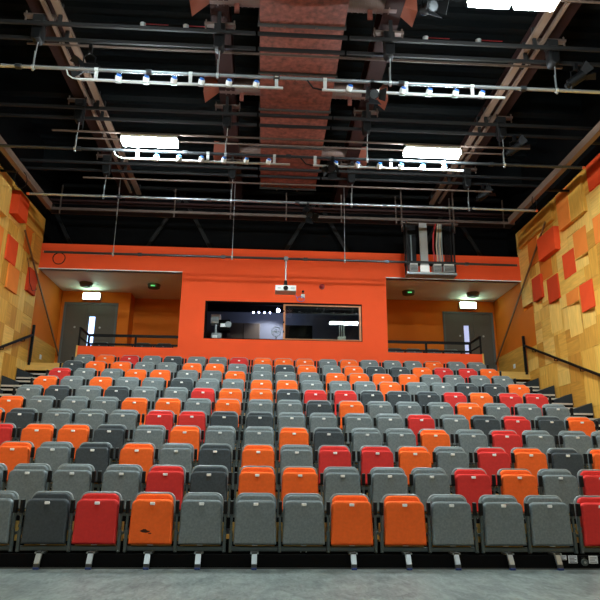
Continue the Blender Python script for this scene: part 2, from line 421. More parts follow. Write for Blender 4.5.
def sash(x0, x1, y):
    f = MB(); t = .055
    f.box(x0, x0+t, y, y+.04, WZ0+.02, WZ1-.035, M['sash']); f.box(x1-t, x1, y, y+.04, WZ0+.02, WZ1-.035, M['sash'])
    f.box(x0+t, x1-t, y, y+.04, WZ0+.02, WZ0+.05, M['sash']); f.box(x0+t, x1-t, y, y+.04, WZ1-.075, WZ1-.035, M['sash'])
    for k in (.2, .45, .75): f.box(x0-.004, x0+.03, y-.012, y, WZ0+k*(WZ1-WZ0), WZ0+k*(WZ1-WZ0)+.05, M['pad'])
    o = f.obj('window_sash', w)
    MB().box(x0+t, x1-t, y+.015, y+.023, WZ0+.05, WZ1-.075, M['glass']).obj('pane', o)
sash(.455, WX1-.02, YW+.03)

# ---------------------------------------------------------------- seating platform
NR = 11
pl = thing('seating_platform', 'black stepped retractable platform carrying all the seat rows', 'platform', (XC, D0+.4, 0))
SX0, SX1 = -4.80-XC, 5.75-XC
def nose(n): return D0+.45+DD*(n-1)                        # y of the riser in front of deck n
for n in range(1, NR+1):
    mb = MB(); y0, y1 = nose(n)-D0-.4, nose(n+1)-D0-.4; z = RZ*n
    if n == NR: y1 = YW-.012-D0-.4
    hx0, hx1 = (SX0, SX1) if n > 0 else (SX0, SX1)
    mb.box(hx0, hx1, y0, y1, z-.06, z, M['deckblack']); mb.box(hx0, hx1, y0+.02, y0+.05, z-RZ, z-.06, M['black'])
    mb.box(hx0, hx1, y0-.012, y0+.012, z-.05, z, M['ply'])
    mb.obj('deck', pl)
kp = thing('kick_panel', 'long black panel closing the gap below the front row of seats', 'panel', (XC, D0+.015, 0))
MB().box(SX0, SX1, 0, .03, 0.012, .142, M['black']).obj('board', kp)
MB().box(SX0, SX1, -.015, .03, 0, .012, M['flange']).obj('floor_strip', kp)

# stairs on both sides
def stairs(name, xa, xb, xw, sgn, lab):
    st = thing(name, lab, 'stairs', ((xa+xb)/2, D0, 0)); cx = (xa+xb)/2
    for n in range(1, NR+1):
        yb = nose(n)-D0; z = RZ*n
        mb = MB(); xw0, xw1 = xa-cx, xb-cx
        mb.box(xw0, xw1, yb, yb+DD, z-.04, z, M['tread']); mb.box(xw0, xw1, yb+.03, yb+.05, z-.155, z-.04, M['black'])
        mb.box(xw0, xw1, yb-.33, yb+.05, z-.195, z-.155, M['tread']); mb.box(xw0, xw1, yb-.30, yb-.28, z-RZ, z-.195, M['black'])
        s = mb.obj('step', st)
        q = MB(); q.box(xw0+.02, xw1-.16, yb-.012, yb+.03, z-.035, z+.004, M['nosing']); q.box(xw0+.02, xw1-.02, yb-.342, yb-.30, z-.19, z-.151, M['nosing'])
        q.obj('nosing', s)
        # slate infill block against the wall, top sloping up to the wall
        w0, w1 = (xb-cx-.30, xb-cx) if sgn > 0 else (xa-cx+.30, xa-cx)
        y0, y1 = yb-.31, yb-.02; zb = z-.155
        v = []
        for yv in (y0, y1): v += [(w0, yv, zb), (w1, yv, zb), (w1, yv, zb+.23), (w0, yv, zb+.12)]
        MB().add(v, [(0, 1, 2, 3), (7, 6, 5, 4), (0, 4, 5, 1), (1, 5, 6, 2), (2, 6, 7, 3), (3, 7, 4, 0)], M['infill']).obj('infill_block', st)
stairs('staircase', XL+.035, SX0+XC-.01, XL, -1, 'dark stairs with pale nosings between seats and the left oak wall')
stairs('staircase', SX1+XC+.01, XR-.035, XR, 1, 'dark stairs with pale nosings between seats and the right oak wall')

# ---------------------------------------------------------------- seats
def rounded(w0, w1, z0, z1, r, rb=.015, seg=5):
    """outline (x, z), anticlockwise seen from -y; bottom half width w0, top half width w1"""
    p = []
    def arc(cx, cz, r, a0, a1, n):
        for i in range(n+1):
            a = a0+(a1-a0)*i/n; p.append((cx+r*math.cos(a), cz+r*math.sin(a)))
    arc(w0-rb, z0+rb, rb, -PI/2, 0, 2); arc(w1-r, z1-r, r, 0.02, PI/2, seg); arc(-w1+r, z1-r, r, PI/2, PI-.02, seg); arc(-w0+rb, z0+rb, rb, PI, PI*1.5, 2)
    return p
MESH = {}
for c in 'ORGD':
    MESH['pan'+c] = MB().slab(rounded(.232, .224, .232, .690, .065, .012, 6), 0, .075, M['fab_'+c], .022, True, 3, lean=.04).mesh('seat_pan')
    MESH['back'+c] = MB().slab(rounded(.207, .207, .40, .747, .075, .015, 6), .092, .140, M['fab_'+c], .018, True, 3, lean=.08).mesh('backrest')
MESH['shell'] = MB().slab(rounded(.228, .228, .36, .766, .09, .02, 6), .134, .168, M['shell'], .010, True, 2, lean=.08).mesh('back_shell')
MESH['plate'] = MB().slab([(-.024, .634), (.024, .634), (.028, .650), (.024, .664), (-.024, .664), (-.028, .650)], .003, .03, M['plate'], .004).mesh('number_plate')
MESH['base'] = MB().box(-.262, .262, .21, .225, .25, .45, M['ply']).box(-.215, .215, .09, .115, .212, .226, M['ply']).mesh('plywood_panel')
r = MB().box(-.25, .25, .05, .10, .165, .212, M['frame'], .006)
for sx in (-.03, .03): r.tube([(sx, .055, .168), (sx, .055, .155)], .008, M['chrome'], 6)
r.box(-.03, .03, .035, .05, .222, .232, M['plate'])
MESH['rail'] = r.mesh('seat_rail')
def armmesh(x):
    a = MB().box(x-.018, x+.018, .02, .055, .155, .375, M['frame'], .008); a.box(x-.0125, x+.0125, .025, .05, .37, .56, M['frame'], .006)
    a.tube([(x, .02, .40), (x, .02, .43)], .016, M['frame'], 6); a.ball((x, .018, .165), .012, M['frame'], 8, 6)
    a.box(x-.012, x+.012, .05, .20, .32, .35, M['frame'])
    return a.mesh('post'), MB().box(x-.02, x+.02, -.005, .055, .545, .680, M['pad'], .012).box(x-.014, x+.014, .0, .045, .678, .686, M['shell']).mesh('armrest')
MESH['postL'], MESH['armL'] = armmesh(-SP/2+.004); MESH['postR'], MESH['armR'] = armmesh(SP/2-.004)
lg = MB(); lg.bar((0, -.04, .155), (0, -.095, .05), .056, .03, M['chrome']); lg.bar((0, -.095, .05), (0, -.10, .018), .058, .036, M['flange']); lg.box(-.045, .045, -.06, .08, .146, .166, M['flange'])
for sx in (-.036, .036): lg.tube([(sx, -.06, .158), (sx, -.072, .158)], .009, M['chrome'], 6)
MESH['leg'] = lg.mesh('support_leg'); MESH['foot'] = MB().box(-.028, .028, -.125, -.075, 0, .022, M['bluedark'], .004).mesh('foot')
st = MB()
pts = [(-.085, 0), (-.06, .012), (-.045, .022), (-.02, .02), (0, .002), (.02, -.006), (.03, .002), (.012, -.012), (-.02, -.018), (-.055, -.012)]
st.add([(p[0]-.03, -.0012, p[1]+.368) for p in pts], [tuple(range(len(pts)))], M['stain']); st.add([(-.005+.02*math.cos(a), -.0012, .345+.006*math.sin(a)) for a in [i*PI/3 for i in range(6)]], [tuple(range(6))], M['stain'])
MESH['stain'] = st.mesh('stain')
GROUP = 'tip-up seats in the raked rows'
def place_seat(x, y, z, col, right, label, leg=False, stain=False, group=GROUP):
    s = thing('theatre_seat', label, 'seat', (x, y, z), group)
    link('seat_pan', MESH['pan'+col], s); link('backrest', MESH['back'+col], s); sh = link('back_shell', MESH['shell'], s)
    link('number_plate', MESH['plate'], s); link('plywood_panel', MESH['base'], s); link('seat_rail', MESH['rail'], s)
    for side in ('L', 'R') if right else ('L',):
        p = link('post', MESH['post'+side], s); link('armrest', MESH['arm'+side], p)
    if leg: l = link('support_leg', MESH['leg'], s); link('foot', MESH['foot'], l)
    if stain:
        t = link('stain', MESH['stain'], s); t['label'] = 'dark stain'; t.location = (0, .0, 0); t.rotation_euler = (0, 0, 0); t.location.y = -.0005+.05*.12
    return s
# read from the photograph, module by module
ROWS = {1: 'GDROGGGOOGGGR', 2: 'G'+'GG'+'GRD'+'OOG'+'GGR'+'OGR', 3: 'OGD'+'OGD'+'OGR'+'ROG'+'ROD'+'O', 4: 'R'+'OOD'+'GOG'+'GOD'+'GGO'+'GRG'+'GG',
        5: 'OD'+'GGG'+'RRD'+'DGG'+'GGR'+'GDR'+'DO', 6: 'OG'+'GGO'+'OGO'+'GGD'+'OGG'+'GOG'+'GG', 7: 'GD'+'GDG'+'GRO'+'ODR'+'RDD'+'DRO'+'RR',
        8: 'OG'+'OGG'+'DGG'+'OOG'+'GGO'+'GGD'+'DO', 9: 'RG'+'GOO'+'GGO'+'GGG'+'OOO'+'OGG'+'GG', 10: 'DO'+'OGG'+'OOG'+'GDO'+'GOD'+'DOR'+'RO', 11: 'GO'+'RGD'+'GGR'+'OOO'+'GOG'+'GGO'+'GG'}
START = {2: -7, 3: -7, 4: -8, 5: -9, 6: -9, 7: -9, 8: -9, 9: -9, 10: -9, 11: -9}
CN = {'O': 'orange', 'R': 'red', 'G': 'light grey', 'D': 'charcoal'}
RN = {1: 'the front row', 2: 'the second row from the front', 3: 'the third row from the front', 4: 'the fourth row from the front', 5: 'the fifth row from the front',
      6: 'the middle row of eleven', 7: 'the fifth row from the back', 8: 'the fourth row from the back', 9: 'the third row from the back', 10: 'the second row from the back', 11: 'the back row below the orange wall'}
def offset(c): return c*SP + (1 if c > 0 else -1 if c < 0 else 0)*GAP*((abs(c)+1)//3)
e = GAP
OFF1 = [-6*SP-3*e, -5*SP-2*e, -4*SP-2*e, -3*SP-e, -2*SP-e, -SP, 0, SP, 2*SP+e, 3*SP+e, 4*SP+2*e, 5*SP+2*e, 6*SP+3*e]
END1 = {0, 2, 4, 7, 9, 11}
for n, cs in ROWS.items():
    tot = {c: cs.count(c) for c in CN}; seen = {c: 0 for c in CN}
    for i, c in enumerate(cs):
        k = seen[c]; seen[c] += 1; t = tot[c]; kr = t-1-k
        if t == 1: lab = 'the only %s tip-up seat in %s' % (CN[c], RN[n])
        elif k <= kr: lab = '%s %s tip-up seat from the left in %s' % (ORD[k] if k else 'leftmost', CN[c], RN[n]) if k else 'leftmost %s tip-up seat in %s' % (CN[c], RN[n])
        else: lab = '%s %s tip-up seat from the right in %s' % (ORD[kr], CN[c], RN[n]) if kr else 'rightmost %s tip-up seat in %s' % (CN[c], RN[n])
        if n == 1:
            x = XC+OFF1[i]; y = D0+.0457; right = i in END1
            st_ = i == 3
            if st_: lab = 'orange tip-up seat with a dark stain on its pan, front row'
            place_seat(x, y, 0, c, right, lab, leg=(i != 6), stain=st_)
        else:
            col = START[n]+i; x = XC+offset(col)
            right = (col % 3 == 1) or col == 9
            place_seat(x, D0+DD*(n-1), RZ*(n-1), c, right, lab)
for (x, lab) in ((-4.62, 'grey seat top behind the left balcony rail, in front of the door'), (-3.45, 'grey seat top behind the left balcony rail, left of the pair'), (-2.86, 'grey seat top behind the left balcony rail, beside the orange wall'),
                 (3.72, 'grey seat top behind the right balcony rail, beside the orange wall'), (4.26, 'grey seat top behind the right balcony rail, second from the orange wall'), (4.82, 'grey seat top behind the right balcony rail, third from the orange wall'), (5.36, 'grey seat top behind the right balcony rail, nearest the door')):
    place_seat(x, 17.05, ZB+.09, 'D' if x < 0 else 'G', True, lab, group='grey seats behind the balcony rails')

struct('floor_step', MB().box(-4.95, AL, 16.99, 17.7, ZB, ZB+.09, M['tread']).box(AR, XR-1.3, 16.99, 17.7, ZB, ZB+.09, M['tread']))
# paper labels and small castor on the kick panel (front right)
ky = D0+.015
def sheet(x0, x1, z0, z1, lines, lab):
    mb = MB().box(x0, x1, ky-.004, ky-.0005, z0, z1, M['paper'])
    for i in range(lines):
        zz = z1-(i+.8)*(z1-z0)/(lines+.6); mb.box(x0+.012, x1-.012-.02*(i % 2), ky-.0055, ky-.004, zz-.007, zz, M['ink'])
    tag(mb.obj('paper_label'), lab, 'label', 'paper labels on the black kick panel')
sheet(3.25, 3.35, .095, .141, 3, 'leftmost white paper label low under the front seats, at right')
sheet(3.37, 3.47, .062, .141, 5, 'tallest white paper label under the front seats, middle of three')
sheet(3.60, 3.70, .06, .138, 3, 'white paper label right of the small castor, nearest the photo edge')
cs = thing('castor', 'small dark castor between the paper labels under the front row', 'castor', (3.535, ky-.032, .075))
MB().tube([(0, -.012, 0), (0, .012, 0)], .036, M['frame'], 16).tube([(0, -.016, 0), (0, -.011, 0)], .014, M['chrome'], 8).obj('wheel', cs)
MB().box(-.02, .02, .012, .031, -.02, .05, M['pad']).obj('bracket', cs)

# ---------------------------------------------------------------- alcove fittings
def door(name, x0, x1, xm, y, gx0, gx1, gz0, gmat):
    zt = 5.92; mb = MB()
    mb.box(x0, x0+.06, y-.05, y+.06, ZB, zt, M['doorframe']); mb.box(x1-.06, x1, y-.05, y+.06, ZB, zt, M['doorframe']); mb.box(x0+.06, x1-.06, y-.05, y+.06, zt-.06, zt, M['doorframe'])
    d = struct(name, mb)
    for (a, b) in ((x0+.062, xm-.003), (xm+.003, x1-.062)):
        lf = MB()
        if a < gx0 < b:
            lf.box(a, gx0, y-.03, y+.02, ZB+.005, zt-.062, M['door']); lf.box(gx1, b, y-.03, y+.02, ZB+.005, zt-.062, M['door'])
            lf.box(gx0, gx1, y-.03, y+.02, ZB+.005, gz0, M['door']); lf.box(gx0, gx1, y-.03, y+.02, 5.49, zt-.062, M['door'])
        else: lf.box(a, b, y-.03, y+.02, ZB+.005, zt-.062, M['door'])
        l = lf.obj('door_leaf', d)
        if a < gx0 < b: MB().box(gx0, gx1, y-.012, y-.004, gz0, 5.49, gmat).obj('vision_panel', l)
        MB().tube([((a+b)/2, y-.03, 5.16), ((a+b)/2, y-.04, 5.16)], .03, M['chrome'], 12).obj('door_sign', l)
    return d
door('door_1', -6.02, -4.44, -5.34, 18.06, -5.25, -5.08, 4.55, M['glasslit'])
door('door_2', 5.43, 7.0, 6.38, 18.08, 6.06, 6.22, 4.55, M['glassdim'])
def exit_sign(x, z, lab):
    e = thing('exit_sign', lab, 'sign', (x, 17.9, z), 'exit signs above the doors')
    MB().box(-.26, .26, 0, .15, -.11, .11, M['white'], .008).obj('housing', e)
    MB().box(-.245, .245, -.006, .0, -.095, .095, M['exit']).obj('face', e)
    g = MB(); yy = (-.010, -.006)
    # running figure, doorway and arrow
    g.ball((-.04, -.009, .055), .014, M['exitgreen'], 8, 6)
    for a, b, w in (((-.045, .035), (-.065, -.005), .02), ((-.065, -.005), (-.03, -.035), .013), ((-.03, -.035), (-.04, -.07), .013), ((-.065, -.005), (-.10, -.04), .013), ((-.10, -.04), (-.125, -.035), .012), ((-.045, .03), (-.015, .01), .01), ((-.05, .03), (-.09, .02), .01)):
        g.bar((a[0], -.008, a[1]), (b[0], -.008, b[1]), .004, w, M['exitgreen'])
    for (a, b, c, d) in ((.02, .03, -.08, .08), (.02, .10, .072, .08), (.09, .10, -.08, .08)): g.box(a, b, *yy, c, d, M['exitgreen'])
    g.add([(-.22, -.009, 0), (-.17, -.009, -.05), (-.17, -.009, .05)], [(0, 1, 2)], M['exitgreen']); g.box(-.17, -.14, *yy, -.018, .018, M['exitgreen'])
    g.obj('pictogram', e)
exit_sign(-5.22, 6.09, 'lit green white exit sign above the left grey door'); exit_sign(6.2, 6.1, 'lit green white exit sign above the right grey door')
def bulkhead(x, lit, lab):
    b = thing('emergency_light', lab, 'lamp', (x, 17.2, 6.275), 'round emergency lights on the alcove ceilings')
    MB().tube([(0, 0, 0), (0, 0, -.10)], .19, M['lampcase'], 20, True, .17).obj('casing', b)
    if lit:
        MB().tube([(0, 0, -.10), (0, 0, -.125)], .14, M['lampcase'], 20, True, .1).obj('lens', b)
        MB().box(-.1, .1, .19, .22, -.05, -.02, M['lamp']).obj('lamp', b)
    else:
        MB().tube([(0, 0, -.10), (0, 0, -.12)], .14, M['lampcase'], 20, True, .1).obj('lens', b)
        MB().box(-.06, .06, -.185, -.165, -.095, -.06, M['led']).obj('indicator', b)
bulkhead(-5.2, True, 'round ceiling light above the left exit sign'); bulkhead(-3.27, False, 'round ceiling light with a green glow in the left alcove')
bulkhead(4.18, False, 'round ceiling light with a green glow in the right alcove'); bulkhead(6.12, True, 'round ceiling light above the right exit sign')
for (x0, x1, lab, s) in ((-4.87, AL-.02, 'black steel balcony rail above the left orange parapet', -1), (AR+.02, 5.82, 'black steel balcony rail above the right orange parapet', 1)):
    rl = thing('balcony_rail', lab, 'railing', ((x0+x1)/2, 16.9, ZB)); c = (x0+x1)/2; zt = .945
    xe = x0 if s < 0 else x1
    for px in (x0, (x0+x1)/2, x1): MB().box(px-c-.027, px-c+.027, -.025, .025, 0, zt, M['pad']).obj('post', rl)
    MB().box(xe-c-.02, xe-c+.02, -.88, -.84, 0.0, zt, M['pad']).obj('post', rl)
    MB().box(x0-c, x1-c, -.03, .03, zt-.01, zt+.06, M['pad']).bar((xe-c, -.88, zt+.02), (xe-c, .0, zt+.02), .045, .045, M['pad']).obj('top_rail', rl)
    MB().box(x0-c, x1-c, -.02, .02, zt-.245, zt-.195, M['pad']).bar((xe-c, -.86, zt-.22), (xe-c, 0, zt-.22), .03, .03, M['pad']).obj('lower_rail', rl)
for (X, s, lab) in ((XL, -1, 'black handrail sloping down the left oak wall'), (XR, 1, 'black handrail sloping down the right oak wall')):
    h = thing('handrail', lab, 'handrail', (X-s*.09, YW, 3.7)); k = .388
    MB().box(-.03, .03, -.03, .03, -.05, 1.0, M['pad']).obj('post', h)
    L = 6.6; a = (0, 0, .74); b = (0, -L, .74-L*k)
    MB().bar(a, b, .045, .05, M['pad']).obj('rail', h)
    for i in range(6):
        yy = -.5-i*1.15; MB().tube([(0, yy, .73+yy*k), (0, yy, .66+yy*k), (s*.09, yy, .66+yy*k)], .012, M['pad'], 6).obj('bracket', h)
    o = MB().box(-.01, .01, -.06, .06, -.06, .06, M['white'], 0).obj('wall_switch'); o.location = (X-s*.009, 16.9, 4.04)
    tag(o, 'small white wall switch on the oak beside the %s door' % ('left' if s < 0 else 'right'), 'switch')
    # thin brown bar standing in for a diagonal shadow on the wall
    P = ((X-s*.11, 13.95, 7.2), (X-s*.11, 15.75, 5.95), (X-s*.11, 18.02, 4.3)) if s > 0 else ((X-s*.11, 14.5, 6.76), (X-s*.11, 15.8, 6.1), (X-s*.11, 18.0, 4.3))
    mb = MB().bar(P[0], P[2], .03, .05, M['brace_or_shadow_bar'])
    tag(mb.obj('shadow_bar'), 'thin brown bar standing in for a diagonal shadow along the %s wall' % ('left' if s < 0 else 'right'), 'brace_or_shadow_bar')

# alarm, projector, small camera on the end wall
al = thing('fire_alarm', 'small red round alarm on the orange wall above the booth window', 'alarm', (1.49, YW, 5.95))
MB().tube([(0, 0, 0), (0, -.04, 0)], .075, M['redbell'], 14).obj('base', al); MB().ball((0, -.06, 0), .065, M['redbell']).obj('dome', al)
B4 = (14.82, 6.325); P_ = 5.49
pj = thing('projector', 'white projector hanging on a pole before the orange wall', 'projector', (.465, 14.82, P_))
MB().box(-.26, .26, -.17, .20, -.07, .075, M['white'], .015).obj('body', pj)
MB().tube([(0, -.17, 0), (0, -.20, 0)], .062, M['pad'], 16, True, .055).obj('lens', pj)
mb = MB()
for i in range(4): mb.box(.13+i*.025, .14+i*.025, -.172, -.169, -.03, .03, M['shell'])
mb.box(-.2, -.12, -.172, -.169, -.012, .004, M['shell']); mb.obj('vent', pj)
MB().tube([(0, 0, .20), (0, 0, B4[1]-P_+.03)], .022, M['chrome'], 8).box(-.05, .05, -.05, .05, B4[1]-P_-.06, B4[1]-P_+.045, M['bar']).obj('pole', pj)
MB().tube([(0, 0, .07), (0, 0, .13)], .11, M['pad'], 8, True, .07).tube([(0, 0, .13), (0, 0, .24)], .045, M['pad'], 8).obj('mount', pj)
cm = thing('wall_camera', 'small camera with a looped blue cable right of the projector', 'camera', (.975, YW, 5.60))
MB().box(-.05, .05, -.03, 0, .02, .12, M['white']).tube([(0, -.03, .07), (0, -.12, .05)], .03, M['white'], 8).obj('body', cm)
MB().ball((.0, -.06, .19), .035, M['pad'], 8, 6).tube([(0, -.05, .19), (0, 0, .10)], .01, M['pad'], 5).obj('sensor', cm)
MB().tube([(-.06+.10*math.cos(a), -.03, -.02+.07*math.sin(a)) for a in [i*PI/8 for i in range(17)]], .008, M['blue'], 5).tube([(-.15, -.03, 0), (-.2, -.02, .09), (-.24, -.01, .13)], .008, M['blue'], 5).obj('cable', cm)

# booth contents
fs = thing('follow_spot', 'white and black spotlight standing at the left of the booth window', 'spotlight', (-1.36, 17.0, 3.78))
MB().tube([(0, 0, .0), (0, 0, 1.05)], .03, M['pad'], 8).obj('stand', fs)
MB().box(-.2, .07, -.12, .25, 1.32, 1.58, M['white'], .03).box(-.16, .04, -.13, -.115, 1.36, 1.5, M['shell']).obj('body', fs)
MB().box(.03, .34, -.15, .1, 1.10, 1.42, M['boothdark'], .02).obj('head', fs)
MB().tube([(.3, -.2, 1.27), (.3, -.12, 1.27)], .09, M['shell'], 12).box(.08, .24, -.165, -.15, 1.2, 1.3, M['white']).obj('lens', fs)
MB().box(-.18, .12, -.08, .08, .80, 1.05, M['shell'], .02).box(-.14, .0, -.09, -.08, .86, .98, M['white']).bar((-.05, 0, 1.0), (-.05, 0, 1.35), .05, .05, M['shell']).obj('yoke', fs)
tag(MB().box(-1.2, -.19, 18.5, 18.93, 3.7, 5.52, M['lampcase'], .01).box(-.70, -.69, 18.49, 18.5, 3.7, 5.5, M['boothdark']).obj('cupboard'), 'dark double cupboard standing at the back of the booth', 'cupboard')
tag(MB().box(-2.0, 2.96, 16.22, 16.75, 4.46, 4.50, M['boothdark']).box(-1.95, -1.9, 16.25, 16.7, 3.7, 4.46, M['boothdark']).box(2.88, 2.93, 16.25, 16.7, 3.7, 4.46, M['boothdark']).obj('desk'), 'black desk running under the booth window', 'desk')
rt = thing('wireless_router', 'white box with upright aerials on the desk behind the right window pane', 'router', (2.08, 16.4, 4.50))
MB().box(-.11, .11, -.06, .06, .0, .17, M['white'], .01).obj('body', rt)
for i in range(3): MB().tube([(-.06+.06*i, 0, .16), (-.06+.06*i, 0, .50)], .012, M['white'], 6).obj('aerial', rt)
mn = thing('monitor', 'dark screen standing behind the left end of the right window pane', 'screen', (.95, 16.6, 4.50))
MB().box(-.42, .34, 0, .05, .08, .52, M['boothdark'], .008).obj('screen', mn); MB().box(-.04, .04, .02, .05, 0, .1, M['boothdark']).box(-.12, .12, -.05, .1, 0, .012, M['boothdark']).obj('stand', mn)
tr = thing('lighting_track', 'ceiling track of small bright spots inside the booth', 'light', (.02, 18.3, 5.84))
MB().box(-.5, .7, -.03, .03, .2, .3, M['boothdark']).box(-.42, -.40, -.01, .01, .0, .2, M['boothdark']).obj('track', tr)
for i in range(4):
    l = MB().tube([(-.42+.17*i, -.06, -.05), (-.42+.17*i, .0, -.02)], .02, M['booth_lamp'], 8).bar((-.42+.17*i, 0, -.02), (-.42+.17*i, 0, .22), .015, .015, M['boothdark']); l.obj('spot', tr)
MB().tube([(.34, -.08, .02), (.34, .03, .07)], .05, M['booth_lamp'], 10).bar((.34, 0, .05), (.34, 0, .22), .02, .02, M['boothdark']).obj('spot', tr)
fl = thing('desk_fan', 'small round desk fan at the edge of the open booth window', 'fan', (.28, 16.5, 4.50))
MB().tube([(.13*math.cos(a), 0, .3+.13*math.sin(a)) for a in [i*PI/8 for i in range(17)]], .012, M['shell'], 6).tube([(.07*math.cos(a), 0, .3+.07*math.sin(a)) for a in [i*PI/6 for i in range(13)]], .006, M['shell'], 5).obj('guard', fl)
MB().ball((0, .02, .3), .035, M['shell'], 8, 6).bar((-.13, 0, .3), (.13, 0, .3), .01, .02, M['shell']).bar((0, 0, .17), (0, 0, .43), .01, .02, M['shell']).obj('hub', fl)
MB().tube([(0, .02, 0), (0, .02, .18)], .015, M['pad'], 6).tube([(0, .02, 0), (0, .02, .02)], .09, M['pad'], 12).obj('stand', fl)
bl = bpy.data.lights.new('booth_lamp', 'SPOT'); bl.energy = 30; bl.color = (.82, .87, 1); bl.spot_size = 1.7; bl.spot_blend = .5; bl.shadow_soft_size = .06
bo = bpy.data.objects.new('booth_lamp', bl); COL.objects.link(bo); bo.location = (.36, 18.2, 5.80); bo.rotation_euler = (math.radians(40), 0, math.radians(25))

# ---------------------------------------------------------------- rig under the ceiling
HX = [-3.9, -.91, 1.98, 4.85]
XN = {-3.9: 'leftmost', -.91: 'second', 1.98: 'third', 4.85: 'rightmost'}
for x, w in zip(HX, (.34, .31, .31, .34)):
    mb = MB().box(x-w/2, x+w/2, -7.9, 16.6, 8.42, 8.45, M['beam']).box(x-w/2, x+w/2, -7.9, 16.6, 8.87, 8.9, M['beam']).box(x-.012, x+.012, -7.9, 16.6, 8.45, 8.87, M['beam'])
    nm = {-3.9: 'far left', -.91: 'left of the duct', 1.98: 'right of the duct', 4.85: 'far right'}[x]
    tag(mb.obj('roof_beam'), 'dark red brown steel roof beam running lengthways, %s' % nm, 'beam', 'steel roof beams')
mb = MB()
for k in range(7):
    yb = -5+3.4*k; mb = MB().box(-8, 9, yb-.1, yb+.1, 8.95, 9.58, M['ceilblack']); mb2 = mb
    struct('ceiling_joist', mb)
for s, xs, lab in ((-1, (-3.50, -3.72), 'left'), (1, (4.46, 4.68), 'right')):
    t = thing('ceiling_track', 'pair of brownish steel tracks running lengthways under the %s roof beam' % ('far left' if s < 0 else 'far right'), 'track', (xs[0], 5, 8.2))
    MB().box(-.06, .06, -12, 10.3, 0, .06, M['walltrack']).obj('rail', t); d = xs[1]-xs[0]
    MB().box(d-.03, d+.03, -12, 10.3, 0.04, .10, M['walltrack']).obj('rail', t)
    for k in range(9):
        MB().box(min(0, d)-.04, max(0, d)+.04, -5+1.9*k-.03, -5+1.9*k+.03, .06, .25, M['chan']).obj('track_hanger', t)
# duct
dt = thing('air_duct', 'wide red brown air duct running lengthways under the middle of the roof', 'duct', (.49, 0, 8.4))
db = MB(); X0, X1 = -.73, .73
yf = [-7.9, -5.4, -3.0, -.6, 1.6, 3.9, 6.3, 7.6, 8.82, 10.12, 11.35, 12.86, 13.98, 15.0]
for a, b in zip(yf, yf[1:]):                               # panels creased corner to corner
    my = (a+b)/2; dz = -.05
    v = [(X0, a, 0), (X1, a, 0), (X1, b, 0), (X0, b, 0), (0, my, dz), (X0, a, .6), (X1, a, .6), (X1, b, .6), (X0, b, .6)]
    db.add(v, [(0, 1, 4), (1, 2, 4), (2, 3, 4), (3, 0, 4), (0, 3, 8, 5), (1, 6, 7, 2), (5, 8, 7, 6), (0, 5, 6, 1), (3, 2, 7, 8)], M['duct'])
db.obj('duct_body', dt)
for yv in yf:
    q = MB().box(X0-.03, X1+.03, yv-.022, yv+.022, -.04, .63, M['flange'])
    for xx in (-.3, .25): q.box(xx-.02, xx+.02, yv-.03, yv+.03, -.06, -.04, M['rail'])
    q.obj('flange', dt)
for yv in (8.4, 10.85, 13.4):
    for s in (-1, 1):
        x0 = s*.73; mb = MB().tube([(x0, yv, .18), (s*1.55, yv, .18)], .17, M['spiral'], 14)
        for i in range(7): mb.tube([(x0+s*.1*i+s*.08, yv, .18), (x0+s*.1*i+s*.1, yv, .18)], .178, M['spiral'], 14)
        mb.box(s*1.1-.04, s*1.1+.04, yv-.02, yv+.02, -.16, .02, M['duct'])
        br = mb.obj('branch_duct', dt)
        # flared outlet
        v = []; a = s*1.55; b = s*1.85
        for (x, w, h0, h1) in ((a, .09, .08, .28), (b, .19, -.12, .30)): v += [(x, yv-w, h0), (x, yv+w, h0), (x, yv+w, h1), (x, yv-w, h1)]
        MB().add(v, [(0, 4, 5, 1), (1, 5, 6, 2), (2, 6, 7, 3), (3, 7, 4, 0), (0, 1, 2, 3), (4, 7, 6, 5)], M['outlet']).obj('outlet', br)

